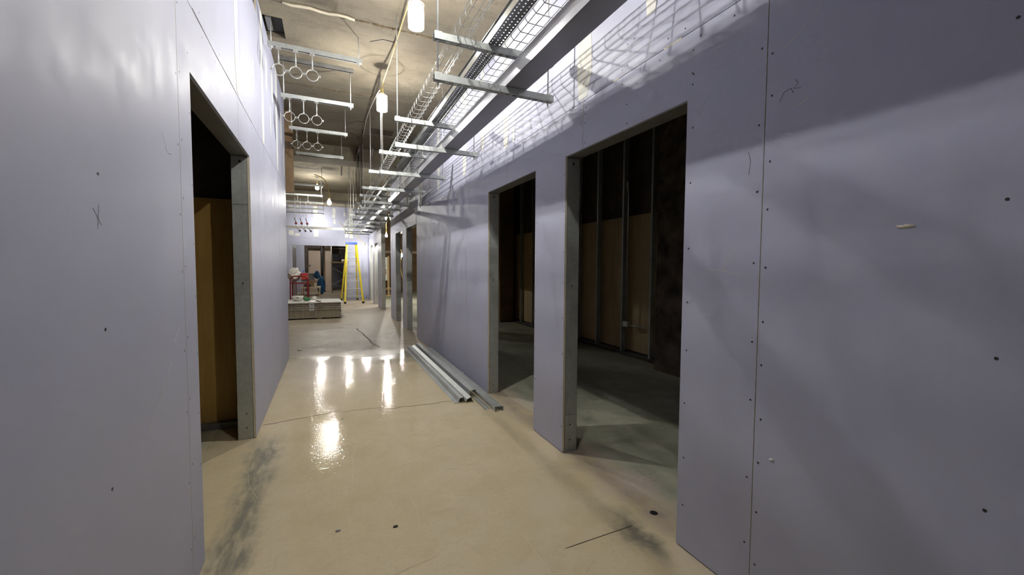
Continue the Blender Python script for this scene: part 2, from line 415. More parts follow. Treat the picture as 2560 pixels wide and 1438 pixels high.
def hseam_screws(wall, X, sgn, ys, z):
    m = MB(); rnd = random.Random(9)
    for y in ys:
        for dz in (-.045, .04):
            c = (X - sgn * .0006, y + rnd.uniform(-.05, .05), z + dz + rnd.uniform(-.01, .01)); r = .0045; b = len(m.v)
            m.v += [(c[0], c[1] + r * math.cos(t * PI / 3), c[2] + r * math.sin(t * PI / 3)) for t in range(6)]; m.face([b + i for i in range(6)])
    m.build('seam_screws', 'screw', wall, kind='stuff')
def strip(wall, X, sgn, y0, y1, z0, z1, seed, mat='compound', thick=.0015, n=9):
    """a hand-trowelled band of joint compound with ragged edges"""
    rnd = random.Random(seed); b = MB(); A = []
    for k in range(n + 1):
        z = z0 + (z1 - z0) * k / n; e = .10 * (y1 - y0)
        tp = .55 if k == 0 else 1.0
        c = (y0 + y1) / 2; h = (y1 - y0) / 2 * tp
        A.append((c - h + rnd.uniform(-e, e), c + h + rnd.uniform(-e, e), z))
    for l, r, z in A: b.v += [(X - sgn * thick, l, z), (X - sgn * thick, r, z), (X, l, z), (X, r, z)]
    for k in range(n):
        i = 4 * k; b.face((i, i + 1, i + 5, i + 4)); b.face((i, i + 4, i + 6, i + 2)); b.face((i + 1, i + 3, i + 7, i + 5))
    b.face((0, 2, 3, 1)); i = 4 * n; b.face((i, i + 1, i + 3, i + 2))
    return b.build('joint_compound', mat, wall)

# right wall
D1 = (1.427, 2.483, 2.10); D2 = (2.935, 3.987, 2.10); OA = (7.71, 8.80, 2.13); OB = (9.29, 10.27, 2.13)
OD = (14.19, 15.12, 2.13); OE = (15.80, 16.70, 2.13)
wr = struct('wall_right', 'lavender drywall wall with the two dark doorways, lining the corridor', (XR, 0, 0))
seams = [-6, -5.06, -3.84, -2.61, -1.39, -.17, 1.052, 2.275, 3.498, 4.72, 5.94, 7.16 + .18, 8.385, 9.61, 10.83, 11.15]
boards(wr, XR, 1, seams, .006, 2.400, [D1, D2, OA, OB])
ups = [-6, -4.0, -1.55, -.33, .9, 2.273, 3.535, 4.79, 6.06, 7.32, 8.58, 9.8, 11.15]
boards(wr, XR, 1, ups, 2.4035, 3.655, [])
solid_core(wr, XR, 1, -6, 11.15, 3.65, [D1, D2, OA, OB])
screws(wr, XR, 1, [(1.03, .15, 2.35, .2), (1.075, .25, 2.3, .27), (.43, .33, 2.3, .40), (1.395, .2, 2.35, .25), (2.255, 2.16, 2.4, .07), (2.50, .2, 2.1, .25),
                   (2.915, .2, 2.1, .25), (4.01, .2, 2.1, .25), (4.70, .2, 2.35, .3), (4.74, .3, 2.35, .3), (5.94, .2, 2.35, .3), (7.32, .2, 2.35, .3), (7.36, .2, 2.35, .3), (1.40, 2.15, 2.4, .09), (1.85, 2.15, 2.6, .10)])
hseam_screws(wr, XR, 1, [1.2, 1.41, 1.6, 1.87, 2.27, 2.5, 2.9, 3.3, 3.7, 4.2, 4.8, 5.4, 6.1], 2.402)
for k, (y0, y1, z0) in enumerate([(2.19, 2.355, 2.42), (3.47, 3.60, 2.43), (4.72, 4.86, 2.44), (6.0, 6.12, 2.46), (7.25, 7.38, 2.43), (8.52, 8.64, 2.44), (1.62, 1.72, 2.62), (4.11, 4.22, 2.57), (3.34, 3.38, 2.44), (9.72, 9.86, 2.45)]):
    strip(wr, XR, 1, y0, y1, z0, 3.60 if y1 - y0 > .06 else 2.56, k)
# chips of torn paper and a small dent on the near board
MB().blob((XR - .001, .62, 1.455), .003, .02, .005, 2, .8, 3).build('torn_paper_chip', 'gypsum', wr)
MB().blob((XR - .001, .98, .61), .002, .009, .005, 2, .5, 4).build('torn_paper_chip', 'white_plastic', wr)
for p, q in (((1.58, 2.398), (1.47, 2.408)), ((1.97, 2.395), (1.92, 2.405))):
    MB().box(XR - .0008, XR, q[0], p[0], 2.397, 2.404).build('torn_seam_edge', 'gypsum', wr)
def wall_line(wall, X, sgn, pts, wd, name, mat):
    b = MB()
    for i in range(len(pts) - 1):
        p, q = Vector((X - sgn * .0007, *pts[i])), Vector((X - sgn * .0007, *pts[i + 1])); d = (q - p).normalized(); sd = Vector((0, -d.z, d.y)) * wd / 2
        k = len(b.v); b.v += [tuple(p - sd), tuple(p + sd), tuple(q + sd), tuple(q - sd)]; b.face((k, k + 1, k + 2, k + 3))
    return b.build(name, mat, wall)
wall_line(wr, XR, 1, [(1.00, 1.94), (.985, 1.97), (.96, 1.975), (.95, 1.955)], .0016, 'pencil_mark', 'screw')
wall_line(wr, XR, 1, [(.945, 2.0), (.935, 1.985), (.95, 1.97), (.925, 1.965)], .0014, 'pencil_mark', 'screw')
wall_line(wr, XR, 1, [(1.115, 1.79), (1.105, 1.75), (1.112, 1.70)], .0014, 'pencil_mark', 'screw')
for a, b_ in (((.99, 2.13), (.92, 2.17)), ((.93, 2.17), (.87, 2.21)), ((.83, 2.24), (.75, 2.31)), ((.95, 1.90), (.90, 1.92)), ((1.3, 1.33), (1.14, 1.31)), ((1.16, 1.42), (1.22, 1.32))):
    wall_line(wr, XR, 1, [a, b_], .0016, 'scuff_line', 'gypsum')
# right wall continues past the open bay: pier and two more openings
w2 = struct('wall_right_far', 'lavender stud wall beyond the open bay, beside the yellow ladder', (XR, 13.2, 0))
boards(w2, XR, 1, [13.2, 14.19, 15.4, 16.7, 17.6], .006, 2.40, [OD, OE]); boards(w2, XR, 1, [13.2, 14.4, 15.6, 16.8, 17.6], 2.4035, 3.655, [])
solid_core(w2, XR, 1, 13.2, 17.6, 3.65, [OD, OE])
for k, (y0, y1) in enumerate([(14.33, 14.46), (15.55, 15.68)]): strip(w2, XR, 1, y0, y1, 2.45, 3.5, 40 + k)

# left wall
DL = (2.185, 3.65, 2.15)
wl = struct('wall_left', 'grey-lavender drywall wall with one tall doorway onto plywood', (XL, 0, 0))
boards(wl, XL, -1, [-6, -4.1, -2.86, -1.64, -.42, .80, 2.022, 3.245, 4.44, 5.64, 6.65], .006, 2.44, [DL])
boards(wl, XL, -1, [-6, -3.4, -1.0, 1.4, 3.245, 4.17], 2.4435, 3.475, []); boards(wl, XL, -1, [4.17, 4.44, 5.64, 6.65], 2.4435, 3.655, [])
solid_core(wl, XL, -1, -6, 6.65, 3.47, [DL])
MB().box(XL - .12, XL - .001, 6.634, 6.65, .006, 3.655, (1, 0, 1)).build('drywall_panel', ['drywall', 'gypsum'], wl)
screws(wl, XL, -1, [(1.376, .3, 2.4, .42), (2.0, .2, 2.4, .27), (2.045, .22, 2.4, .27), (2.165, .2, 2.4, .25), (3.67, .2, 2.1, .3), (4.44, .2, 2.4, .3), (2.75, 2.2, 2.4, .1), (3.3, 2.2, 2.4, .1)])
hseam_screws(wl, XL, -1, [2.4, 2.7, 3.0, 3.25, 3.5, 3.8, 4.1, 4.5, 5.0], 2.442)
for k, (y0, y1, z0, z1) in enumerate([(3.19, 3.30, 2.46, 3.46), (4.38, 4.51, 2.45, 3.64), (3.87, 3.97, 2.72, 2.98), (5.57, 5.70, 2.45, 3.64), (4.68, 4.80, 3.05, 3.35), (5.15, 5.28, 3.1, 3.4), (6.1, 6.2, 2.9, 3.3), (5.0, 5.06, 2.7, 3.0), (6.4, 6.5, 2.55, 2.95)]):
    strip(wl, XL, -1, y0, y1, z0, z1, 20 + k)
for a, b_ in (((1.62, .80), (1.85, .98)), ((1.88, 1.05), (1.95, 1.09))): wall_line(wl, XL, -1, [a, b_], .002, 'scuff_line', 'white_plastic')
wall_line(wl, XL, -1, [(2.25, 2.448), (2.7, 2.438), (3.0, 2.447), (3.35, 2.438), (3.8, 2.445)], .004, 'torn_seam_edge', 'crack')
wall_line(wl, XL, -1, [(1.83, 1.80), (1.85, 1.77), (1.87, 1.755), (1.86, 1.745), (1.89, 1.735), (1.92, 1.74)], .0015, 'pencil_mark', 'screw')
wall_line(wl, XL, -1, [(1.34, 1.47), (1.38, 1.43)], .0015, 'pencil_mark', 'screw'); wall_line(wl, XL, -1, [(1.37, 1.48), (1.36, 1.42)], .0015, 'pencil_mark', 'screw')

# steel door frames of cut studs
def door_frame(name, X, sgn, o, label, sides=('far', 'near')):
    d = struct(name, label, (X, (o[0] + o[1]) / 2, 0), 'doorway')
    a, b = X + sgn * (TH + .0005), X + sgn * .119
    for sd in sides:
        y, s2 = (o[1], 1) if sd == 'far' else (o[0], -1)
        def seg(z0, z1, off, nm, mat='galv'):
            m = MB(); yy = y - s2 * off
            m.box(a, b, yy, yy + s2 * .0015, z0, z1); m.box(a, a + sgn * .0015, yy, yy + s2 * .03, z0, z1); m.box(b, b - sgn * .0015, yy, yy + s2 * .03, z0, z1)
            # shallow swage line along the web
            m.box(a + sgn * .03, a + sgn * .033, yy - s2 * .0006, yy, z0 + .02, z1 - .02)
            return m.build(nm, mat, par)
        par = d; par = seg(.0, o[2] - .004, .0, 'jamb_stud'); seg(o[2] - .36, o[2] - .006, .0022, 'upper_sleeve'); seg(.0, .27, .003, 'floor_track_leg')
        m = MB()
        for z in (.09, .2, 1.2): m.lathe((X + sgn * .06, y - s2 * .004, z), [(.004, -.004), (.004, .004)], 8)
        m.lathe((X + sgn * .062, y - s2 * .004, o[2] - .045), [(.007, -.007), (.007, .007)], 8); m.build('frame_screw', 'screw', par)
    m = MB(); m.box(a, b, o[0] + .001, o[1] - .001, o[2] - .0015, o[2] + .0); m.box(a, a + sgn * .0015, o[0], o[1], o[2], o[2] + .03)
    m.build('head_track', 'galv_dark', d)  # darker galvanised tone paints in the shade of the unlit head
    return d
door_frame('door_1', XR, 1, D1, 'galvanised stud frame of the doorway beside the near board seam')
door_frame('door_2', XR, 1, D2, 'galvanised stud frame of the doorway beside the studs on the floor')
door_frame('door_3', XL, -1, DL, 'galvanised stud frame of the doorway with amber plywood inside')
door_frame('door_4', XR, 1, OA, 'galvanised frame of the opening just past the long wall')
door_frame('door_5', XR, 1, OB, 'galvanised frame of the narrow opening before the open bay')
door_frame('door_6', XR, 1, OD, 'galvanised frame of the opening after the open bay')
door_frame('door_7', XR, 1, OE, 'galvanised frame of the last opening behind the yellow ladder')
pe = struct('trim_1', 'galvanised studs closing the wall ends at the open bay', (XR, 12, 0), 'wall end')
MB().box(XR + .0165, XR + .118, 11.15, 11.152, 0, 3.65).build('end_stud', 'galv', pe); MB().box(XR + .0165, XR + .118, 13.198, 13.2, 0, 3.65).build('end_stud', 'galv', pe)

# room behind the left doorway
rl = struct('wall_left_room', 'amber plywood sheet with dark board above, inside the left doorway', (-1.5, 4.0, 0))
MB().box(-3.2, -.66, 4.02, 4.04, .05, 1.87, 0).build('plywood_sheet', 'plywood_amber', rl)
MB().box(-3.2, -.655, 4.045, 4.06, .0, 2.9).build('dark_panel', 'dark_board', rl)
MB().box(-3.2, -.66, 3.96, 4.02, .0, .05).build('floor_track', 'galv_dark', rl)
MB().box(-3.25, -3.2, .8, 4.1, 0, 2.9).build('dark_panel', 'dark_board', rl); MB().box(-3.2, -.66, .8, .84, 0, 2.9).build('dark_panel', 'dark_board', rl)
MB().box(-3.25, -.645, .8, 4.1, 2.9, 2.94).build('light_block_board', 'dark_board', rl)  # last board is added, unseen, to stop light leaking in over the wall
# corridor end behind the viewer and outer walls
wb = struct('wall_back', 'plain lavender wall closing the corridor at the back', (.5, -6, 0)); MB().box(-5, 9, -6.1, -6, 0, ZC).build('drywall_panel', 'drywall', wb)
wo = struct('wall_left_outer', 'brown outer wall of the open area beyond the left wall', (-4, 12, 0)); MB().box(-4.1, -4, 4.1, 31, 0, ZC).build('brown_panel', 'brown_board', wo)
wh = struct('wall_header', 'brown header board hanging past the end of the left wall', (-2, 7.1, 2.44))
MB().box(-3.9, -.445, 7.1, 7.16, 2.44, ZC - .005).build('header_board', 'brown_board', wh)
MB().box(-3.9, -.43, 7.085, 7.098, 3.10, 3.20).build('header_shadow_band', 'rust', wh)  # dark band paints the beam's shadow across the header

# dark stud room behind the right doorways
ws = struct('wall_stud_room', 'unlined stud wall backed with plywood in the dark side room', (4.19, 6.5, 0))
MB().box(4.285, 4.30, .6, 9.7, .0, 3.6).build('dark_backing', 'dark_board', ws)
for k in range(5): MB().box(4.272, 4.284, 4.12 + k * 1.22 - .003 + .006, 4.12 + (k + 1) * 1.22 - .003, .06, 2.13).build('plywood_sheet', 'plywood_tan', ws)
def cstud():
    m = MB(); m.box(4.19, 4.27, 0, .0018, .03, 3.6); m.box(4.19, 4.1918, 0, .036, .03, 3.6); m.box(4.268, 4.2698, 0, .036, .03, 3.6); m.box(4.19, 4.20, .0345, .036, .03, 3.6); return m
s0 = None
for y in (4.50, 5.12, 5.78, 6.38, 6.99, 7.60, 8.21, 8.82):
    if s0 is None:
        s0 = cstud().build('stud', 'galv', ws); s0.location = (0, y, 0)
    else: inst(s0, 'stud', ws, (0, y, 0))
MB().box(4.17, 4.285, 4.12, 9.6, 0, .03).build('floor_track', 'galv_dark', ws)
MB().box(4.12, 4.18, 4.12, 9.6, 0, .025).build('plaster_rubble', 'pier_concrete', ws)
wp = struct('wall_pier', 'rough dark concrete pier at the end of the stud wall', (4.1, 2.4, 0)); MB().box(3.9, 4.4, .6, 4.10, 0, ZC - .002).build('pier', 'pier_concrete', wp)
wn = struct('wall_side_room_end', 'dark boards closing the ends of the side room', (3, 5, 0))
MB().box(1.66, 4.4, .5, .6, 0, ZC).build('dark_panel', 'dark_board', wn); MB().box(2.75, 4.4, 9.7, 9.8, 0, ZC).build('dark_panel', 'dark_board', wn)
MB().box(3.80, 4.15, 9.15, 9.69, 0, ZC - .002).build('brown_column', 'brown_board', wn)
cd = thing('conduit', 'thin steel conduit with an outlet box on the stud wall', 'conduit', (4.15, 4.95, .5))
MB().tube([(4.15, 4.97, .50), (4.15, 4.97, 2.45), (4.12, 4.95, 2.52)], .009, 8).build('riser_pipe', 'alu', cd)
MB().tube([(4.15, 4.93, .47), (4.15, 4.55, .47)], .011, 8).build('branch_pipe', 'alu', cd)
MB().box(4.12, 4.18, 4.91, 5.01, .44, .52).build('outlet_box', 'galv_bright', cd); MB().box(4.105, 4.12, 4.93, 4.96, 2.50, 2.62).build('light_slit_tab', 'white_plastic', cd)  # white tab paints the light showing through a hole

# far lit room behind the right wall
wf = struct('wall_far_side', 'brown boarded walls of the lit bay beyond the open gap', (3, 20, 0))
MB().box(1.66, 6, 22.6, 22.7, 0, ZC).build('brown_panel', 'brown_board', wf); MB().box(5.0, 5.1, 9.8, 22.6, 0, ZC).build('brown_panel', 'plywood_tan', wf)
MB().box(1.66, 5, 22.55, 22.6, 2.05, 2.17).build('rail_board', 'cream', wf)

# end wall with the wide opening
OW = (-1.2, .68, 2.13)
we = struct('wall_far', 'patched lavender end wall with a wide opening, behind the ladder', (0, 17.6, 0))
def fboard(x0, x1, z0, z1): MB().box(x0 + .002, x1 - .002, 17.6, 17.616, z0, z1, (1, 0, 1)).build('drywall_panel', ['drywall', 'gypsum'], we)
fboard(-3.95, -2.4, .006, 2.4); fboard(-2.4, -1.2, .006, 2.4)
for x0, x1 in ((-1.2, -.37), (-.37, .68)): fboard(x0, x1, 2.13, 2.4)
fboard(.68, 1.52, .006, 2.4)
for x0, x1 in ((-3.95, -1.6), (-1.6, -.37), (-.37, .88), (.88, 1.52)): fboard(x0, x1, 2.4035, 3.655)
MB().box(-3.95, -1.2, 17.7, 17.72, 0, 3.65).box(.68, 1.52, 17.7, 17.72, 0, 3.65).box(-1.2, .68, 17.7, 17.72, 2.13, 3.65).build('back_board', 'drywall', we)
MB().box(-1.202, -1.2, 17.617, 17.72, 0, 2.13).build('opening_jamb', 'galv', we); MB().box(.68, .682, 17.617, 17.72, 0, 2.13).build('opening_jamb', 'galv', we)
MB().box(-1.2, .68, 17.617, 17.7, 2.128, 2.13).build('opening_head', 'galv_dark', we)
def fpatch(x0, x1, z0, z1, seed):
    rnd = random.Random(seed); b = MB(); n = 6; Y = 17.5985
    for k in range(n + 1):
        z = z0 + (z1 - z0) * k / n; e = (x1 - x0) * .14; b.v += [(x0 + rnd.uniform(-e, e), Y, z), (x1 + rnd.uniform(-e, e), Y, z)]
    for k in range(n): b.face((2 * k, 2 * k + 1, 2 * k + 3, 2 * k + 2))
    b.build('joint_compound', 'compound', we)
for k, a in enumerate([(-.45, -.30, 2.47, 3.64), (.81, .95, 2.45, 3.64), (.22, .32, 3.38, 3.6), (.21, .31, 3.22, 3.36), (.25, .31, 2.99, 3.17), (-1.31, -1.13, 2.5, 2.68), (-1.1, -.94, 2.48, 2.58), (-1.28, -1.12, 3.46, 3.62), (-1.04, -.93, 3.5, 3.62), (.62, .68, 3.3, 3.45), (.66, .78, 3.1, 3.17), (.64, .72, 2.95, 3.05)]): fpatch(*a, 60 + k)

# far room seen through the wide opening
wz = struct('wall_far_room', 'mixed boards at the back of the room behind the wide opening', (0, 26, 0))
MB().box(-4, 5, 27, 27.1, 0, ZC).build('purple_panel', 'drywall', wz)
MB().box(-1.35, -1.25, 17.75, 20.6, 0, ZC).build('side_panel', 'drywall', wz)
for y in (18.3, 19.5): MB().box(-1.249, -1.244, y, y + .7, .1, 2.1).build('opening_shade_panel', 'galv_dark', wz)  # dark panels paint the shade inside two openings of the side wall
MB().box(-1.7, -1.05, 24.0, 24.06, 0, 3.0).build('purple_panel', 'drywall', wz); MB().box(-1.05, -.91, 23.95, 24.1, 0, 3.2).build('brown_post', 'dark_board', wz)
MB().box(-.91, .2, 24.05, 24.1, 2.28, 3.5).build('brown_panel', 'dark_board', wz); MB().box(-.91, .25, 24.5, 24.56, 0, 2.3).build('beige_panel', 'beige_door', wz)
MB().lathe((-.85, 24.47, 1.37), [(.03, -.03), (.03, .03)], 8).build('knob', 'black', wz)
MB().box(.18, 1.2, 25.5, 25.6, 2.05, 3.4).build('brown_panel', 'dark_board', wz)

# ------------------------------------------------------------------ string lamps
def lamp(x, y, z, label, bulb='bulb', jar=True):
    t = thing('string_lamp', label, 'lamp', (x, y, z), 'construction string lamps')
    MB().lathe((x, y, z), [(.001, -.0365), (.0045, -.0355), (.0078, -.0325), (.0098, -.0285), (.0105, -.024), (.0102, -.0205), (.0094, -.0182)], 14).build('bulb', bulb, t)
    MB().lathe((x, y, z), [(.0096, -.018), (.0100, -.012), (.0100, .0), (.008, .02), (.006, .06)], 12).build('bulb_base', 'white_plastic', t)
    if jar:
        jr = MB().lathe((x, y, z), [(.040, -.105), (.052, -.10), (.056, -.085), (.056, .05), (.045, .072), (.026, .082)], 20).build('glass_jar', 'jar', t)
        MB().lathe((x, y, z), [(.026, .082), (.027, .10), (.022, .115), (.018, .135), (.018, .155)], 14).build('socket', 'socket', t)
        g = MB()
        for k in range(6):
            a = k * PI / 3; g.tube([(x + .06 * math.cos(a), y + .06 * math.sin(a), z + .07), (x + .06 * math.cos(a), y + .06 * math.sin(a), z - .10)], .0012, 4)
        for zz in (-.10, .0, .07): g.tube([(x + .06 * math.cos(a * PI / 8), y + .06 * math.sin(a * PI / 8), z + zz) for a in range(16)], .0012, 4, closed=True)
        g.build('wire_guard', 'cord_white', jr)
    else:
        MB().lathe((x, y, z), [(.012, -.076), (.034, -.066), (.048, -.035), (.048, .0), (.036, .036), (.022, .056)], 16).build('glass_globe', 'jar', t)
        MB().lathe((x, y, z), [(.022, .055), (.024, .10), (.016, .12)], 10).build('socket', 'socket', t)
    return t
lamp(.60, 1.45, 3.25, 'jar lamp above the near doorway, out of the top of the photo', 'bulb_low')
lamp(.643, 3.237, 3.25, 'jar lamp hanging at the top of the photo, first one seen on the string')
lamp(.610, 5.085, 3.25, 'jar lamp with a cord tail, second one seen on the string')
lamp(.064, 10.83, 2.87, 'bare bulb on a yellow cord over the far corridor, beyond the beam', 'bulb_mid', jar=False)
lamp(-.211, 12.0, 3.40, 'bright bulb up against the ceiling behind the far strut rails', 'bulb_low', jar=False)
lamp(-.288, 16.85, 3.18, 'bulb glowing in front of the patched end wall', 'bulb_low', jar=False)
lamp(.64, 15.7, 2.44, 'bulb hanging just above the yellow ladder', 'bulb_low', jar=False)
lamp(1.35, 16.75, 2.07, 'bulb on the cord between ladder and last opening', 'bulb_low', jar=False)
lamp(1.84, 14.5, 2.40, 'bulb on twin yellow cords in the open bay', 'bulb_mid', jar=False)
lamp(1.80, 14.3, 2.98, 'upper small bulb in the open bay, above the twin cords', 'bulb_low', jar=False)
lamp(2.62, 16.2, 1.78, 'low bulb seen through the narrow opening', 'bulb_mid', jar=False)

lamp(-.3, 22.3, 2.75, 'bulb lighting the room behind the wide opening', 'bulb', jar=False)
# cords
def cord(name, pts, r, mat, label): return tag(MB().tube(smooth(pts), r, 6).build(name, mat, loc=pts[0]), label, 'cord')
def smooth(pts, n=5):
    P = [Vector(p) for p in pts]; out = []
    for i in range(len(P) - 1):
        p0, p1, p2, p3 = P[max(i - 1, 0)], P[i], P[i + 1], P[min(i + 2, len(P) - 1)]
        for k in range(n):
            t = k / n; out.append(.5 * ((2 * p1) + (p2 - p0) * t + (2 * p0 - 5 * p1 + 4 * p2 - p3) * t * t + (3 * p1 - p0 - 3 * p2 + p3) * t ** 3))
    out.append(P[-1]); return out
cord('lamp_cord', [(.643, 3.237, 3.41), (.65, 3.4, 3.50), (.66, 3.8, 3.56), (.66, 4.34, 3.57)], .006, 'cord_yellow', 'yellow cord from the first jar lamp to the tied rod')
cord('lamp_cord', [(.66, 4.36, 3.57), (.65, 4.7, 3.54), (.625, 5.0, 3.48), (.610, 5.085, 3.41)], .006, 'cord_yellow', 'yellow cord dropping from the tied rod to the second jar lamp')
cord('lamp_cord', [(.612, 5.10, 3.41), (.60, 5.4, 3.47), (.59, 6.0, 3.54), (.58, 6.7, 3.58), (.585, 7.5, 3.55)], .006, 'cord_white', 'pale cord running from the second jar lamp to the wire tangle')
cord('lamp_cord', [(.610, 5.085, 3.14), (.612, 5.09, 2.8), (.62, 5.13, 2.56)], .005, 'cord_white', 'white cord tail hanging straight below the second jar lamp')
cord('lamp_cord', [(.60, 1.45, 3.41), (.61, 1.7, 3.50), (.65, 2.3, 3.57), (.645, 3.0, 3.50), (.640, 3.225, 3.42)], .006, 'cord_yellow', 'yellow cord feeding the first jar lamp from behind')
cord('lamp_cord', [(-.211, 12.0, 3.52), (-.212, 12.02, 3.59), (-.215, 12.05, 3.655)], .008, 'cord_white', 'short cord of the bulb against the ceiling')
cord('lamp_cord', [(-.288, 16.85, 3.30), (-.288, 16.86, 3.5), (-.29, 16.9, 3.655)], .008, 'cord_white', 'short cord of the bulb before the end wall')
cord('lamp_cord', [(-.3, 22.3, 2.87), (-.3, 22.32, 3.2), (-.3, 22.35, 3.655)], .008, 'cord_white', 'cord of the bulb in the room behind the opening')
cord('lamp_cord', [(.064, 10.83, 2.99), (.03, 10.85, 3.25), (-.05, 10.9, 3.42), (-.25, 11.2, 3.56)], .011, 'cord_yellow', 'yellow cord dropping to the bare bulb over the far corridor')
cord('lamp_cord', [(.45, 16.4, 2.95), (.55, 16.1, 2.75), (.64, 15.7, 2.58), (.95, 16.3, 2.52), (1.2, 16.6, 2.30), (1.35, 16.75, 2.19)], .014, 'cord_yellow', 'yellow cord swagged from the end wall past the ladder top')
cord('lamp_cord', [(1.84, 14.5, 2.52), (1.83, 14.45, 2.8), (1.80, 14.3, 3.08)], .012, 'cord_yellow', 'yellow cord between the two bulbs in the open bay')
cord('lamp_cord', [(1.90, 14.3, 3.10), (1.99, 14.3, 2.8), (2.1, 14.2, 2.45)], .012, 'cord_yellow', 'yellow cord slanting away behind the wall end in the open bay')
cord('lamp_cord', [(2.62, 16.2, 1.90), (2.55, 16.1, 2.05), (2.45, 16.0, 2.12)], .012, 'cord_yellow', 'curled cord holding the low bulb')
cord('lamp_cord', [(2.60, 16.2, 1.7), (2.58, 16.2, 1.3), (2.66, 16.3, .9)], .010, 'cord_yellow', 'cord trailing below the low bulb')
# wire tangle and ties
tg = thing('wire_tangle', 'knotted rusty wire bundle tied up under the ceiling', 'wire', (.55, 7.58, 3.5))
rnd = random.Random(3)
for k in range(5):
    pts = [(.535 + .05 * math.cos(a * 1.3 + k) * rnd.uniform(.6, 1.2), 7.58 + .06 * math.sin(a * 1.1 + k * 2), 3.50 + .06 * math.sin(a + k)) for a in range(7)]
    MB().tube(smooth(pts, 4), .005, 5).build('wire_loop', 'rust', tg)
MB().tube(smooth([(.54, 7.58, 3.44), (.545, 7.75, 3.40), (.54, 8.0, 3.38), (.54, 8.2, 3.30)]), .014, 6).build('dark_cable', 'black', tg)
MB().tube([(.57, 7.6, 3.54), (.585, 7.45, 3.64)], .008, 6).build('tie_wire', 'rust', tg)
MB().tube([(.55, 7.6, 3.5), (.25, 7.62, 3.46)], .004, 5).build('loose_end', 'black', tg); MB().tube([(.55, 7.6, 3.52), (.1, 7.7, 3.57), (-.35, 7.7, 3.635)], .004, 5).build('stay_wire', 'rust', tg)
bx = thing('cable_drop', 'dark bundle of cables hanging from the beam', 'cable', (.60, 8.7, 3.66))
for k in range(5):
    x = .56 + k * .02; MB().tube(smooth([(x, 8.68, 3.655), (x + .01, 8.66, 3.4), (x - .015 + .01 * k, 8.66, 3.1), (x + .01 * (k - 2), 8.66, 2.75 - .07 * k)]), .006, 5).build('cable', 'rust' if k % 2 else 'black', bx)
MB().box(.55, .66, 8.62, 8.73, 3.42, 3.655).build('junction_box', 'rust', bx)
for p, q, lb in (((.66, 4.37, 3.59), (.42, 4.40, 3.56), 'thin black stick reaching out from the tied rod'), ((.58, 6.9, 3.58), (.33, 6.95, 3.55), 'black wire end beside the second ceiling joint')):
    tag(MB().tube([p, ((p[0] + q[0]) / 2, (p[1] + q[1]) / 2, p[2] + .01), q], .004, 5).build('black_stick', 'black', loc=p), lb, 'wire')  # thin black tubes just under the ceiling

# ------------------------------------------------------------------ left strut rails with pipe rings
def strut_bar(m, x0, x1, y, z, h=.041, wd=.041):
    """open channel, slot facing down"""
    t = .003; a, b = y - wd / 2, y + wd / 2
    m.box(x0, x1, a, b, z + h - t, z + h); m.box(x0, x1, a, a + t, z, z + h - t); m.box(x0, x1, b - t, b, z, z + h - t)
    m.box(x0, x1, a + t, a + .010, z, z + t); m.box(x0, x1, b - .010, b - t, z, z + t)
    return m
def ring(cx, y, ztop, zc, R, parent):
    g = MB().tube([(cx, y, ztop), (cx, y, zc + R + .02)], .005, 8).build('drop_rod', 'galv_bright', parent)
    m = MB(); n = 24
    m2 = [(cx + R * math.cos(2 * PI * k / n), y, zc + R * math.sin(2 * PI * k / n)) for k in range(n)]
    b = len(m.v)
    for k in range(n):
        c, s_ = math.cos(2 * PI * k / n), math.sin(2 * PI * k / n)
        for rr, yy in ((R, -.011), (R, .011), (R + .0025, .011), (R + .0025, -.011)): m.v.append((cx + rr * c, y + yy, zc + rr * s_))
    for k in range(n):
        A, B = 4 * k, 4 * ((k + 1) % n)
        for i in range(4): m.face((A + i, A + (i + 1) % 4, B + (i + 1) % 4, B + i), 0, True)
    for s_ in (-1, 1): m.box(cx + s_ * R, cx + s_ * (R + .022), y - .012, y + .012, zc - .004, zc + .004); m.tube([(cx + s_ * (R + .014), y, zc - .014), (cx + s_ * (R + .014), y, zc + .014)], .004, 6)
    m.lathe((cx, y, zc + R), [(.008, 0), (.008, .022)], 8)
    m.build('pipe_ring', 'galv_bright', g)
    MB().box(cx - .022, cx + .022, y - .026, y + .026, ztop - .006, ztop + .001).build('strut_nut', 'galv_bright', g)
def strut_rail(x0, x1, y, z, rings, label, top=ZC, zr=.205, R=.052):
    t = thing('strut_rail', label, 'strut rail', (x0, y, z), 'strut rails hung along the left wall')
    strut_bar(MB(), x0, x1, y, z).build('channel', 'galv', t)
    for x in (x0 + .03, x1 - .03):
        rd = MB().tube([(x, y, z - .03), (x, y, top)], .005, 8).build('threaded_rod', 'galv_bright', t)
        MB().lathe((x, y, z), [(.011, -.012), (.011, 0)], 6).build('nut', 'galv_bright', rd)
        MB().box(x - .025, x + .025, y - .022, y + .022, z - .004, z + .0).build('washer', 'galv_bright', rd)
    for x in rings: ring(x, y, z, z - zr, R, t)
    return t
strut_rail(-.485, .355, 4.58, 3.41, (-.395, -.25, -.105), 'strut rail with three pipe rings under the ceiling shaft opening')
strut_rail(-.445, .31, 5.32, 3.215, (-.36, -.22, -.085), 'strut rail with three pipe rings, second in the row along the left wall', top=3.62)
t = thing('ceiling_strut', 'dull strut channel fixed flat to the ceiling above the second ring rail', 'strut rail', (-.45, 5.32, 3.62)); strut_bar(MB(), -.45, .315, 5.32, 3.618).build('channel', 'galv_dark', t)
strut_rail(-.465, .305, 6.70, 3.275, (-.375, -.24, -.10), 'strut rail with three pipe rings at the end of the left wall')
strut_rail(-.46, .29, 7.98, 3.24, (), 'bare strut rail in front of the downstand beam')
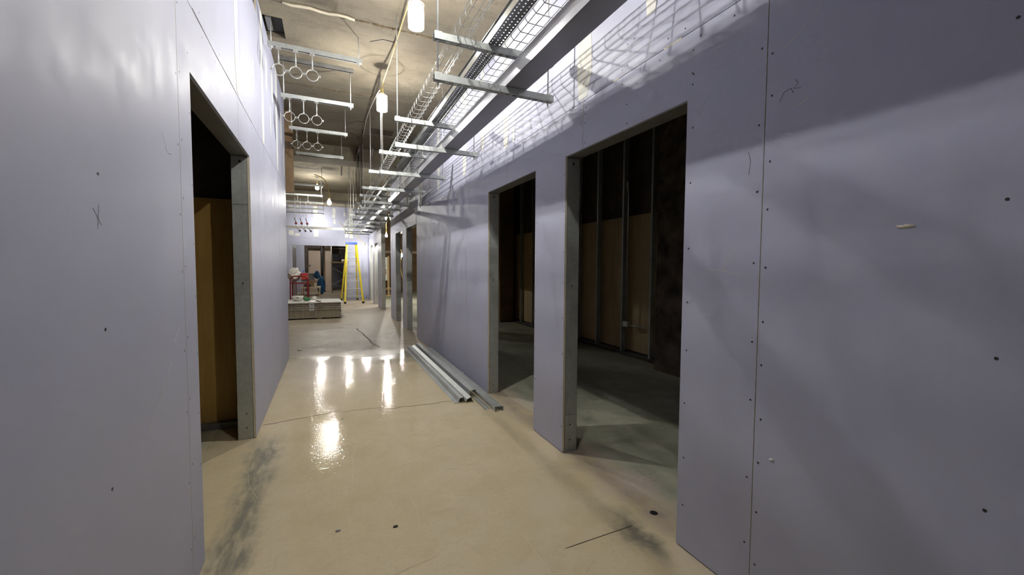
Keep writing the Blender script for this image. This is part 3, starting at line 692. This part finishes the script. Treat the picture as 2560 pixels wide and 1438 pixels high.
for k, (x0, x1, y) in enumerate([(-.9, -.06, 10.92), (-1.2, -.09, 12.48), (-1.3, -.075, 13.9), (-1.4, -.05, 15.38), (-1.5, -.07, 16.6)]):
    strut_rail(x0, x1, y, 3.23, (-.7, -.45) if k in (1, 3) else (), 'far strut rail, number %s from the beam towards the end wall' % ['one', 'two', 'three', 'four', 'five'][k], zr=.2, R=.055)
# far left strut bar, overexposure painted white, and valves with red handles
pb = thing('overexposed_strut', 'long strut bar below the far strut rails, its overexposure put in as white', 'pipe', (-.3, 16.3, 2.7))
MB().box(-1.9, .70, 16.26, 16.34, 2.655, 2.735).build('bar', 'white_plastic', pb)
for x in (-1.4, .66): MB().tube([(x, 16.3, 2.735), (x, 16.3, ZC)], .008, 6).build('rod', 'galv_bright', pb)
for k, x in enumerate((-.80, -.66, -.52)):
    v = thing('pipe_valve', ['pipe valve with dark red handle, hanging lowest by the cart side', 'middle of the three red-handled pipe valves', 'red-handled pipe valve closest to the ladder'][k], 'valve', (x, 13.0, 2.4), 'red handled valves')
    MB().tube([(x, 13.0, 2.55), (x + .10, 13.0, 2.33)], .018, 8).build('body', 'galv_bright', v); MB().tube([(x - .02, 13, 2.67), (x + .04, 13.0, 2.50)], .010, 6).build('stem', 'black', v)
    MB().blob((x + .02, 12.98, 2.53), .034, .03, .03, 2, .1, k).build('handle', 'red_paint', v); MB().tube([(x + .1, 13, 2.33), (x + .13, 13, 2.31)], .026, 8).build('flange', 'black', v)
    MB().tube([(x + .0, 13.0, 2.6), (x, 13.0, 3.24)], .005, 6).build('rod', 'galv_bright', v)

# ------------------------------------------------------------------ trapeze hangers and cable trays on the right
TZ = [2.513, 4.045, 5.27, 6.40, 7.76, 8.6, 9.7, 10.85, 12.0, 13.2, 14.6, 15.6]
ords = ['first', 'second', 'third', 'fourth', 'fifth', 'sixth', 'seventh', 'eighth', 'ninth', 'tenth', 'eleventh', 'twelfth']
ZLO, ZUP = 2.459, 2.70
def slotted(m, x0, x1, y, z):
    strut_bar(m, x0, x1, y, z); x = x0 + .05
    return m
for i, y in enumerate(TZ):
    dx = [0, -.006, -.012, -.03, -.03, -.02, -.03, -.02, -.03, -.03, -.03, -.03][i]
    x0, x1 = .604 + dx, 1.425 + dx
    t = thing('trapeze_hanger', '%s two-level trapeze hanger of the cable trays, counted from the doorways' % ords[i], 'hanger', (x0, y, ZLO), 'trapeze hangers under the cable trays')
    zt = ZC if not (8.7 < y < 9.3 or 14.2 < y < 15) else 3.41
    for z, xe in ((ZUP, x1), (ZLO, x1)):
        # strut with slots in its underside: solid back up, slotted web down
        m = MB(); h = .041; a, b = y - .0205, y + .0205
        m.box(x0, xe, a, a + .003, z, z + h); m.box(x0, xe, b - .003, b, z, z + h)
        m.box(x0, xe, a + .003, a + .010, z + h - .003, z + h); m.box(x0, xe, b - .010, b - .003, z + h - .003, z + h)
        x = x0
        k = 0
        while x < xe - .001:      # web with 28 mm slots every 50 mm
            e = min(x + .022, xe); m.box(x, e, a + .003, b - .003, z, z + .003)
            if e < xe: e2 = min(e + .028, xe); m.box(e, e2, a + .003, y - .007, z, z + .003); m.box(e, e2, y + .007, b - .003, z, z + .003)
            x += .05
        m.build('channel', 'galv', t)
    for x in (x0 + .025, x1 - .035):
        rd = MB().tube([(x, y, ZLO - .03), (x, y, zt)], .005, 8).build('threaded_rod', 'galv_bright', t)
        for z in (ZLO, ZUP): MB().lathe((x, y, z), [(.011, -.010), (.011, 0)], 6).build('nut', 'galv_bright', rd); MB().box(x - .022, x + .022, y - .021, y + .021, z + .041, z + .045).build('washer', 'galv_bright', rd)
Y0, Y1 = -1.6, 15.9
# solid bottom tray on the lower level
st = thing('solid_cable_tray', 'solid-bottom galvanised cable tray on the lower level of the hangers', 'cable tray', (1.14, Y0, 2.5))
TX0, TX1, TB, THt = 1.068, 1.216, 2.5015, .10
for a, b in ((-1.6, 1.2), (1.2, 4.2), (4.2, 7.2), (7.2, 8.1), (8.6, 11.6), (11.6, 15.9)):
    m = MB(); a += .002; b -= .002; t = .0015
    m.box(TX0, TX1, a, b, TB, TB + t); m.box(TX0, TX0 + t, a, b, TB, TB + THt); m.box(TX1 - t, TX1, a, b, TB, TB + THt)
    m.box(TX0, TX0 + .012, a, b, TB + THt - t, TB + THt); m.box(TX1 - .012, TX1, a, b, TB + THt - t, TB + THt)
    m.build('tray_section', 'tray_sheet', st)
for y in (1.2, 4.2, 7.2, 11.6): MB().box(TX0 - .002, TX0, y - .10, y + .10, TB + .02, TB + .08).build('splice_plate', 'galv_bright', st)
# perforated tray on the upper level
pt = thing('perforated_cable_tray', 'narrow perforated cable tray on the upper level, beside the small basket', 'cable tray', (.99, Y0, 2.742))
def perforated(m, x0, x1, y0, y1, z, rows, pitch, r, f=lambda p: p, mi=0):
    wd = (x1 - x0) / rows; n = int((y1 - y0) / pitch); oc = [(math.cos(k * PI / 4), math.sin(k * PI / 4)) for k in range(8)]
    sq = [(1, 0), (1, 1), (0, 1), (-1, 1), (-1, 0), (-1, -1), (0, -1), (1, -1)]
    for j in range(rows):
        for i in range(n):
            cx = x0 + (j + .5) * wd; cy = y0 + (i + .5) * pitch; b = len(m.v); sh = pitch * .22 * (1 if j % 2 else -1)
            m.v += [tuple(f((cx + a * wd / 2, cy + c * pitch / 2, z))) for a, c in sq] + [tuple(f((cx + a * r * .8, cy + sh + c * r, z))) for a, c in oc]
            for k in range(8): k2 = (k + 1) % 8; m.face((b + k, b + k2, b + 8 + k2, b + 8 + k), mi)
    return m
for a, b in ((-1.6, 1.9), (1.9, 4.4), (4.4, 7.4), (7.4, 10.4), (10.4, 15.9)):
    m = MB(); perforated(m, .945, 1.035, a + .002, b - .002, 2.7425, 3, .03, .0055)
    m.box(.945, .946, a + .002, b - .002, 2.7425, 2.80); m.box(1.034, 1.035, a + .002, b - .002, 2.7425, 2.80); m.box(.937, .946, a + .002, b - .002, 2.799, 2.80); m.box(1.034, 1.043, a + .002, b - .002, 2.799, 2.80)
    m.build('tray_section', 'galv_sheet', pt)
# wire baskets
def basket(name, label, x0, x1, h, longs, y0, y1, zb, wr_, pitch, sidew):
    t = thing(name, label, 'wire basket', ((x0 + x1) / 2, y0, zb))
    for x in longs: MB().tube([(x, y0, zb), (x, y1, zb)], wr_, 5).build('long_wire', 'galv_bright', t)
    for x in (x0, x1):
        for z in sidew: MB().tube([(x, y0, zb + z), (x, y1, zb + z)], wr_, 5).build('long_wire', 'galv_bright', t)
    r = .012
    u = MB().tube([(x0 - wr_ * 2, y0, zb + h), (x0 - wr_ * 2, y0, zb + r), (x0 + r, y0, zb - wr_ * 2), (x1 - r, y0, zb - wr_ * 2), (x1 + wr_ * 2, y0, zb + r), (x1 + wr_ * 2, y0, zb + h)], wr_, 5)
    o = u.build('cross_wire', 'galv_bright', t); n = int((y1 - y0) / pitch)
    for k in range(1, n): inst(o, 'cross_wire', t, (0, k * pitch, 0))
    return t
basket('wire_basket_tray', 'narrow wire basket tray at the open ends of the hangers', .738, .838, .054, (.745, .786, .825), .4, 15.6, 2.752, .0018, .10, (.028, .052))
basket('wire_basket_tray', 'wide wire mesh basket tray between perforated tray and wall', 1.07, 1.335, .06, (1.085, 1.135, 1.185, 1.235, 1.285, 1.325), .4, 15.6, 2.752, .0026, .10, (.03, .058))
# offcut of timber on the tray and a riser box at the tray gap
tag(MB().obox((1.05, 2.74, 2.81), (.004, 0, 0), (0, .075, .01), (0, -.002, .02)).build('timber_offcut', 'lumber', loc=(1.05, 2.74, 2.81)), 'short tan timber offcut lying along the perforated tray', 'offcut')
rb = thing('duct_riser', 'square galvanised riser at the gap in the solid tray', 'duct', (1.44, 8.3, 2.73)); MB().box(1.38, 1.50, 8.2, 8.45, 2.75, ZC - .01).build('sleeve', 'galv_bright', rb); MB().box(1.37, 1.51, 8.18, 8.47, 2.73, 2.75).build('flange', 'galv', rb)
for k, (x, y) in enumerate(((.32, 9.75), (.48, 10.0), (.85, 8.62))):
    tag(MB().bar((x, y, 3.655), (x + .0, y + .35, 3.38), .03, .03).build('ceiling_bracket', 'galv_bright', loc=(x, y, 3.65)), ['pale sloping bracket just past the first beam, on the cable drop side', 'second pale sloping bracket past the first beam', 'sloping bracket above the far basket tray'][k], 'bracket')

# ------------------------------------------------------------------ metal studs lying by the right wall
def lying(name, label, p, q, z, polys, mat='galv', perf=None, cat='metal stud'):
    p, q = Vector((*p, z)), Vector((*q, z)); d = q - p; L = d.length; d.normalize(); sd = Vector((-d.y, d.x, 0))
    f = lambda v: p + d * v[1] + sd * v[0] + Vector((0, 0, v[2]))
    m = MB()
    for poly in polys: m.extrude(poly, 0, L, 0, False, f)
    if perf: perforated(m, perf[0], perf[1], 0, L, perf[2], perf[3], .03, .0072, f)
    o = m.build(name, mat, loc=tuple(p)); tag(o, label, cat, 'metal studs left along the right wall'); md = o.modifiers.new('sheet', 'SOLIDIFY'); md.thickness = .0018; md.offset = 0
    return o
lying('steel_channel', 'folded galvanised channel lying outermost on the floor by the wall', (1.20, 6.72), (1.19, 3.82), .002, [[(-.075, .0), (-.036, .002), (-.024, .044), (.012, .050), (.026, .012), (.034, .012)]])
lying('steel_channel', 'galvanised angle with a bright lip, lying second from the corridor', (1.272, 6.75), (1.262, 3.80), .002, [[(-.036, .004), (-.030, .030), (.012, .052), (.030, .010), (.034, .002)]])
lying('steel_channel', 'upturned galvanised channel leaning on the perforated stud', (1.352, 6.78), (1.345, 3.94), .004, [[(-.040, .004), (-.036, .066), (.022, .074), (.029, .03)]])
lying('perforated_stud', 'perforated steel stud lying against the right wall', (1.474, 6.5), (1.430, 3.45), .003, [[(-.042, .036), (-.042, .0), (-.03, .0)], [(.042, .036), (.042, .0), (.03, .0)]], 'galv', (-.042, .042, .036, 3))
lying('steel_channel', 'short steel track tucked beside the perforated stud end', (1.348, 3.90), (1.345, 3.54), .002, [[(-.02, .018), (-.019, .0), (.014, .0), (.018, .016)]])
# bits on the floor
for k, (x, y, lb) in enumerate([(-.42, 7.25, 'small clear cup crushed on the floor at the end of the left wall'), (.10, 3.80, 'tiny white crumb on the floor past the crack'), (1.47, 4.7, 'small white washer on the studs by the wall')]):
    tag(MB().blob((x, y, .012 if k < 2 else .06), .03 if k == 0 else .008, .02 if k == 0 else .008, .012 if k == 0 else .006, 2, .3, k).build('floor_scrap', 'white_plastic', loc=(x, y, 0)), lb, 'scrap')
for k, (x, y) in enumerate([(.03, 2.18), (.30, 2.10), (.80, 1.245)]):
    tag(MB().blob((x, y, .003), .012, .008, .004, 2, .5, k + 9).build('floor_scrap', 'black' if k else 'grey_rubber', loc=(x, y, 0)), ['flat grey spot stuck to the floor', 'dark crumb in the middle of the floor', 'dark smudge crumb beside the floor saw cut'][k], 'scrap')

# ------------------------------------------------------------------ yellow stepladder
ld = thing('stepladder', 'yellow fibreglass stepladder with a blue top cap', 'ladder', (.85, 16.5, 0))
zt = 2.17
for s_, nm in ((-1, 0), (1, 0)):
    fr_ = MB().bar((.867 + s_ * .305, 15.76, .03), (.835 + s_ * .16, 16.5, zt), .065, .028).build('front_rail', 'yellow_frp', ld)
    br_ = MB().bar((.78 + s_ * .30, 17.40, .03), (.835 + s_ * .15, 16.62, zt), .05, .028).build('back_rail', 'yellow_frp', ld)
    MB().box(.867 + s_ * .305 - .04, .867 + s_ * .305 + .04, 15.71, 15.81, 0, .07).build('foot', 'black', fr_); MB().box(.78 + s_ * .30 - .035, .78 + s_ * .30 + .035, 17.36, 17.44, 0, .07).build('foot', 'black', br_)
    MB().bar((.867 + s_ * .28, 15.80, .28), (.867 + s_ * .13, 15.80, .10 + .18 - .12), .02, .006).build('corner_brace', 'alu', ld)
for k in range(1, 8):
    u = k / 8; cx = .867 + (.835 - .867) * u; hw = .305 + (.16 - .305) * u - .02; y = 15.76 + .74 * u; z = zt * u
    MB().box(cx - hw, cx + hw, y - .04, y + .045, z - .03, z + .005).build('step', 'alu', ld)
for k in (1, 3, 5):
    u = k / 7; cx = .78 + .055 * u; hw = .30 - .15 * u; MB().tube([(cx - hw, 17.40 - .78 * u, zt * u), (cx + hw, 17.40 - .78 * u, zt * u)], .012, 6).build('back_rung', 'alu', ld)
MB().box(.64, 1.03, 16.42, 16.70, zt - .01, zt + .06).build('top_cap', 'blue_plastic', ld)

# ------------------------------------------------------------------ stack of boards and what lies on it
zs = 0.0
rnd = random.Random(11)
nb = 18
zc_ = .031
od = ['topmost', 'second', 'third', 'fourth', 'fifth', 'sixth', 'seventh', 'eighth', 'ninth', 'tenth', 'eleventh', 'twelfth', 'thirteenth', 'fourteenth', 'fifteenth', 'sixteenth', 'seventeenth', 'bottom']
for k in range(nb):
    th = .0175; z0 = zc_; zc_ += th + (.013 if k in (9, 11, 13, 15) else .0015)
    dx = rnd.uniform(-.025, .025) + (.03 if k in (16, 12) else 0); dy = rnd.uniform(-.018, .018) if k > 8 else rnd.uniform(-.006, .006)
    x0, x1 = -2.1 + dx, .30 + dx
    m = MB(); m.box(x0, x1, 11.40 + dy, 12.62 + dy, z0, z0 + th, (1, 1, 0)); i = nb - 1 - k
    lab = od[i] + (' sheet of the drywall stack past the left wall' if i in (0, nb - 1) else ' sheet from the top in the drywall stack past the left wall')
    tag(m.build('drywall_sheet', ['compound', 'board_edge'], loc=(-.9, 12, z0)), lab, 'drywall sheet', 'sheets in the drywall stack')
    ZS = z0 + th + .001
for k, x in enumerate((-1.5, -.2)): tag(MB().box(x - .05, x + .05, 11.45, 12.6, 0, .03).build('timber_bearer', 'lumber', loc=(x, 12, 0)), ['timber bearer under the hidden end of the drywall stack', 'timber bearer under the visible end of the drywall stack'][k], 'timber')
bw = thing('crumpled_bag', 'crumpled white plastic tub lying on the drywall stack', 'tub', (-.72, 12.1, ZS))
MB().lathe((-.72, 12.1, ZS), [(.03, .0), (.08, .01), (.12, .06), (.14, .13), (.13, .13), (.10, .06), (.02, .02)], 14).build('tub', 'white_plastic', bw); MB().box(-.74, -.69, 11.965, 11.97, ZS + .08, ZS + .10).build('label_mark', 'black', bw)
tag(MB().blob((-.50, 11.86, ZS + .062), .09, .07, .045, 3, .5, 2).build('rag', 'green_leaf', loc=(-.52, 12, ZS)), 'dark green rag heap beside the white tub', 'rag')
tag(MB().blob((-.33, 12.22, ZS + .055), .06, .05, .05, 3, .3, 5).build('paper_wad', 'white_plastic', loc=(-.40, 12.05, ZS)), 'wad of white paper on the drywall stack', 'paper')
mp = thing('slotted_plate', 'slotted steel strip bent over the front of the drywall stack', 'steel strip', (-.37, 11.7, ZS))
MB().bar((-.33, 12.05, ZS + .012), (-.37, 11.40, ZS + .012), .10, .003).build('flat', 'galv_bright', mp); MB().box(-.425, -.315, 11.365, 11.368, ZS - .20, ZS + .012).build('bent_leg', 'galv_bright', mp)
for z in (-.05, -.15): MB().box(-.39, -.345, 11.360, 11.364, ZS + z, ZS + z + .015).build('slot', 'black', mp)
tr = thing('hand_trowel', 'taping knife with dark handle at the edge of the drywall stack', 'tool', (-.2, 11.4, ZS))
MB().bar((-.27, 11.75, ZS + .02), (-.17, 11.47, ZS + .02), .025, .02).build('handle', 'black', tr); MB().box(-.22, -.10, 11.36, 11.43, ZS + .001, ZS + .008).build('blade', 'white_plastic', tr)

# ------------------------------------------------------------------ red cart with load
ct = thing('site_cart', 'dark red steel site cart behind the drywall stack', 'cart', (-.75, 13.3, 0))
def loop(y): return smooth([(-.95, y, .05), (-.95, y, .90), (-.93, y, 1.0), (-.86, y, 1.045), (-.62, y, 1.045), (-.54, y, 1.0), (-.52, y, .90), (-.52, y, .05)], 4)
for y in (13.0, 13.75): MB().tube(loop(y), .018, 8).build('end_frame', 'red_paint', ct)
for z in (.86, .30): MB().box(-.95, -.52, 12.99, 13.76, z - .03, z).build('shelf', 'red_paint', ct)
for k in range(7): MB().tube([(-.90 + k * .055, 13.0, .30), (-.90 + k * .055, 13.0, .84)], .005, 6).build('grille_bar', 'red_paint', ct)
for x in (-.95, -.52):
    for y in (13.02, 13.73): MB().tube([(x - .02, y, .06), (x + .02, y, .06)], .06, 12).build('wheel', 'black', ct)
tag(MB().blob((-.87, 13.38, 1.09), .155, .24, .2, 4, .3, 3, fr=1.6).build('plastic_bag', 'bag_plastic', loc=(-.88, 13.3, .86)), 'bulging white plastic bag on the red cart', 'bag')
tb = thing('tool_box', 'red tool box on the red cart beside the white bag', 'tool box', (-.6, 13.4, .86)); MB().box(-.69, -.515, 13.2, 13.55, .95, 1.13).build('body', 'red_box', tb); MB().box(-.69, -.53, 13.25, 13.5, .862, .95).build('tray', 'grey_rubber', tb); MB().bar((-.65, 13.37, 1.13), (-.62, 13.37, 1.22), .02, .02).build('handle', 'blue_plastic', tb)

# ------------------------------------------------------------------ far room contents
bn = thing('low_bench', 'low white-topped bench with clutter behind the wide opening', 'bench', (-.7, 21, 0))
MB().box(-1.1, -.30, 20.8, 21.5, .33, .40).build('top', 'cream', bn)
for x in (-1.05, -.36): MB().box(x, x + .05, 20.85, 21.45, 0, .33).build('leg', 'lumber', bn)
tag(MB().box(-.93, -.45, 20.95, 21.3, .40, .66).build('cardboard_box', 'cardboard', loc=(-.7, 21.1, .4)), 'cardboard box standing on the low bench', 'box')
tag(MB().box(-.90, -.55, 21.32, 21.48, .40, 1.0).build('grey_panel', 'grey_rubber', loc=(-.7, 21.4, .4)), 'grey panel upright behind the cardboard box', 'panel')
tag(MB().box(-.98, -.70, 20.82, 20.92, .40, .50).build('tool_case', 'black', loc=(-.8, 20.85, .4)), 'black tool case at the front of the low bench', 'tool case')
tag(MB().blob((-.44, 21.2, .92), .12, .12, .17, 3, .4, 6).build('blue_jacket', 'blue_cloth', loc=(-.44, 21.2, .7)), 'bright blue jacket hung on the grey panel', 'jacket')
tag(MB().blob((-.28, 21.75, .42), .17, .15, .42, 3, .25, 8).build('blue_sack', 'blue_cloth', loc=(-.28, 21.75, 0)), 'dark blue sack standing beside the low bench', 'sack')
tag(MB().box(-.56, -.46, 20.84, 20.90, .40, .58).build('paper_sleeve', 'cream', loc=(-.5, 20.87, .4)), 'cream paper sleeve standing on the low bench', 'packet')
sp = thing('steel_prop', 'black steel prop standing in the room behind the opening', 'prop', (-.25, 23.6, 0)); MB().tube([(-.25, 23.6, .05), (-.25, 23.6, ZC)], .07, 10).build('post', 'black', sp); MB().lathe((-.25, 23.6, 0), [(.16, 0), (.16, .05), (.10, .10), (.10, .35)], 12).build('base_plate', 'black', sp)
sc = thing('scaffold', 'mobile scaffold with crossed braces behind the wide opening', 'scaffold', (.6, 22.5, 0))
for x in (.20, 1.6):
    for y in (22.0, 22.8): MB().tube([(x, y, 0), (x, y, 2.5)], .022, 6).build('upright', 'scaffold', sc)
for z in (.35, 1.35, 2.2): MB().tube([(.2, 22, z), (1.6, 22, z)], .018, 6).build('ledger', 'scaffold', sc)
MB().tube([(.2, 22, 1.3), (1.6, 22, .4)], .014, 6).build('brace', 'alu', sc); MB().tube([(.2, 22, .4), (1.6, 22, 1.3)], .014, 6).build('brace', 'alu', sc)
for k in range(3): MB().box(.15, 1.65, 22.02 + k * .26, 22.26 + k * .26, 1.50, 1.56).build('deck_plank', 'lumber', sc)
tag(MB().blob((.75, 22.2, 1.62), .12, .1, .06, 2, .3, 2).build('white_sack', 'white_plastic', loc=(.75, 22.2, 1.56)), 'white bundle lying on the scaffold deck', 'bundle')
lt = thing('loose_tarp', 'dark tarp heap on the floor behind the red cart', 'tarp', (-.4, 15.8, 0)); MB().blob((-.72, 16.2, .06), .3, .25, .11, 3, .5, 3).build('heap', 'red_paint', lt)

# easel board in the open bay
ea = thing('sign_board', 'white board with green leaf print on a timber stand', 'board', (2.4, 19, 0))
MB().box(2.10, 2.44, 19.0, 19.03, .72, 1.75).build('board', 'white_plastic', ea)
for k in range(6): MB().blob((2.12 + .06 * (k % 3) + .02 * k, 18.99, 1.62 - .09 * (k % 2) - .03 * k), .04, .006, .05, 2, .4, k).build('leaf_print', 'green_leaf', ea)
MB().box(2.16, 2.40, 18.993, 18.999, .98, 1.22).build('print_block', 'cardboard', ea)
MB().box(2.45, 2.53, 19.02, 19.08, 0, 1.8).build('post', 'lumber', ea)
for s_ in (-1, 1): MB().bar((2.49, 19.03, .45), (2.49 + s_ * .28, 19.03, .10), .05, .04).build('brace', 'lumber', ea)
MB().box(2.1, 2.9, 18.95, 19.1, 0, .06).build('base', 'lumber', ea)
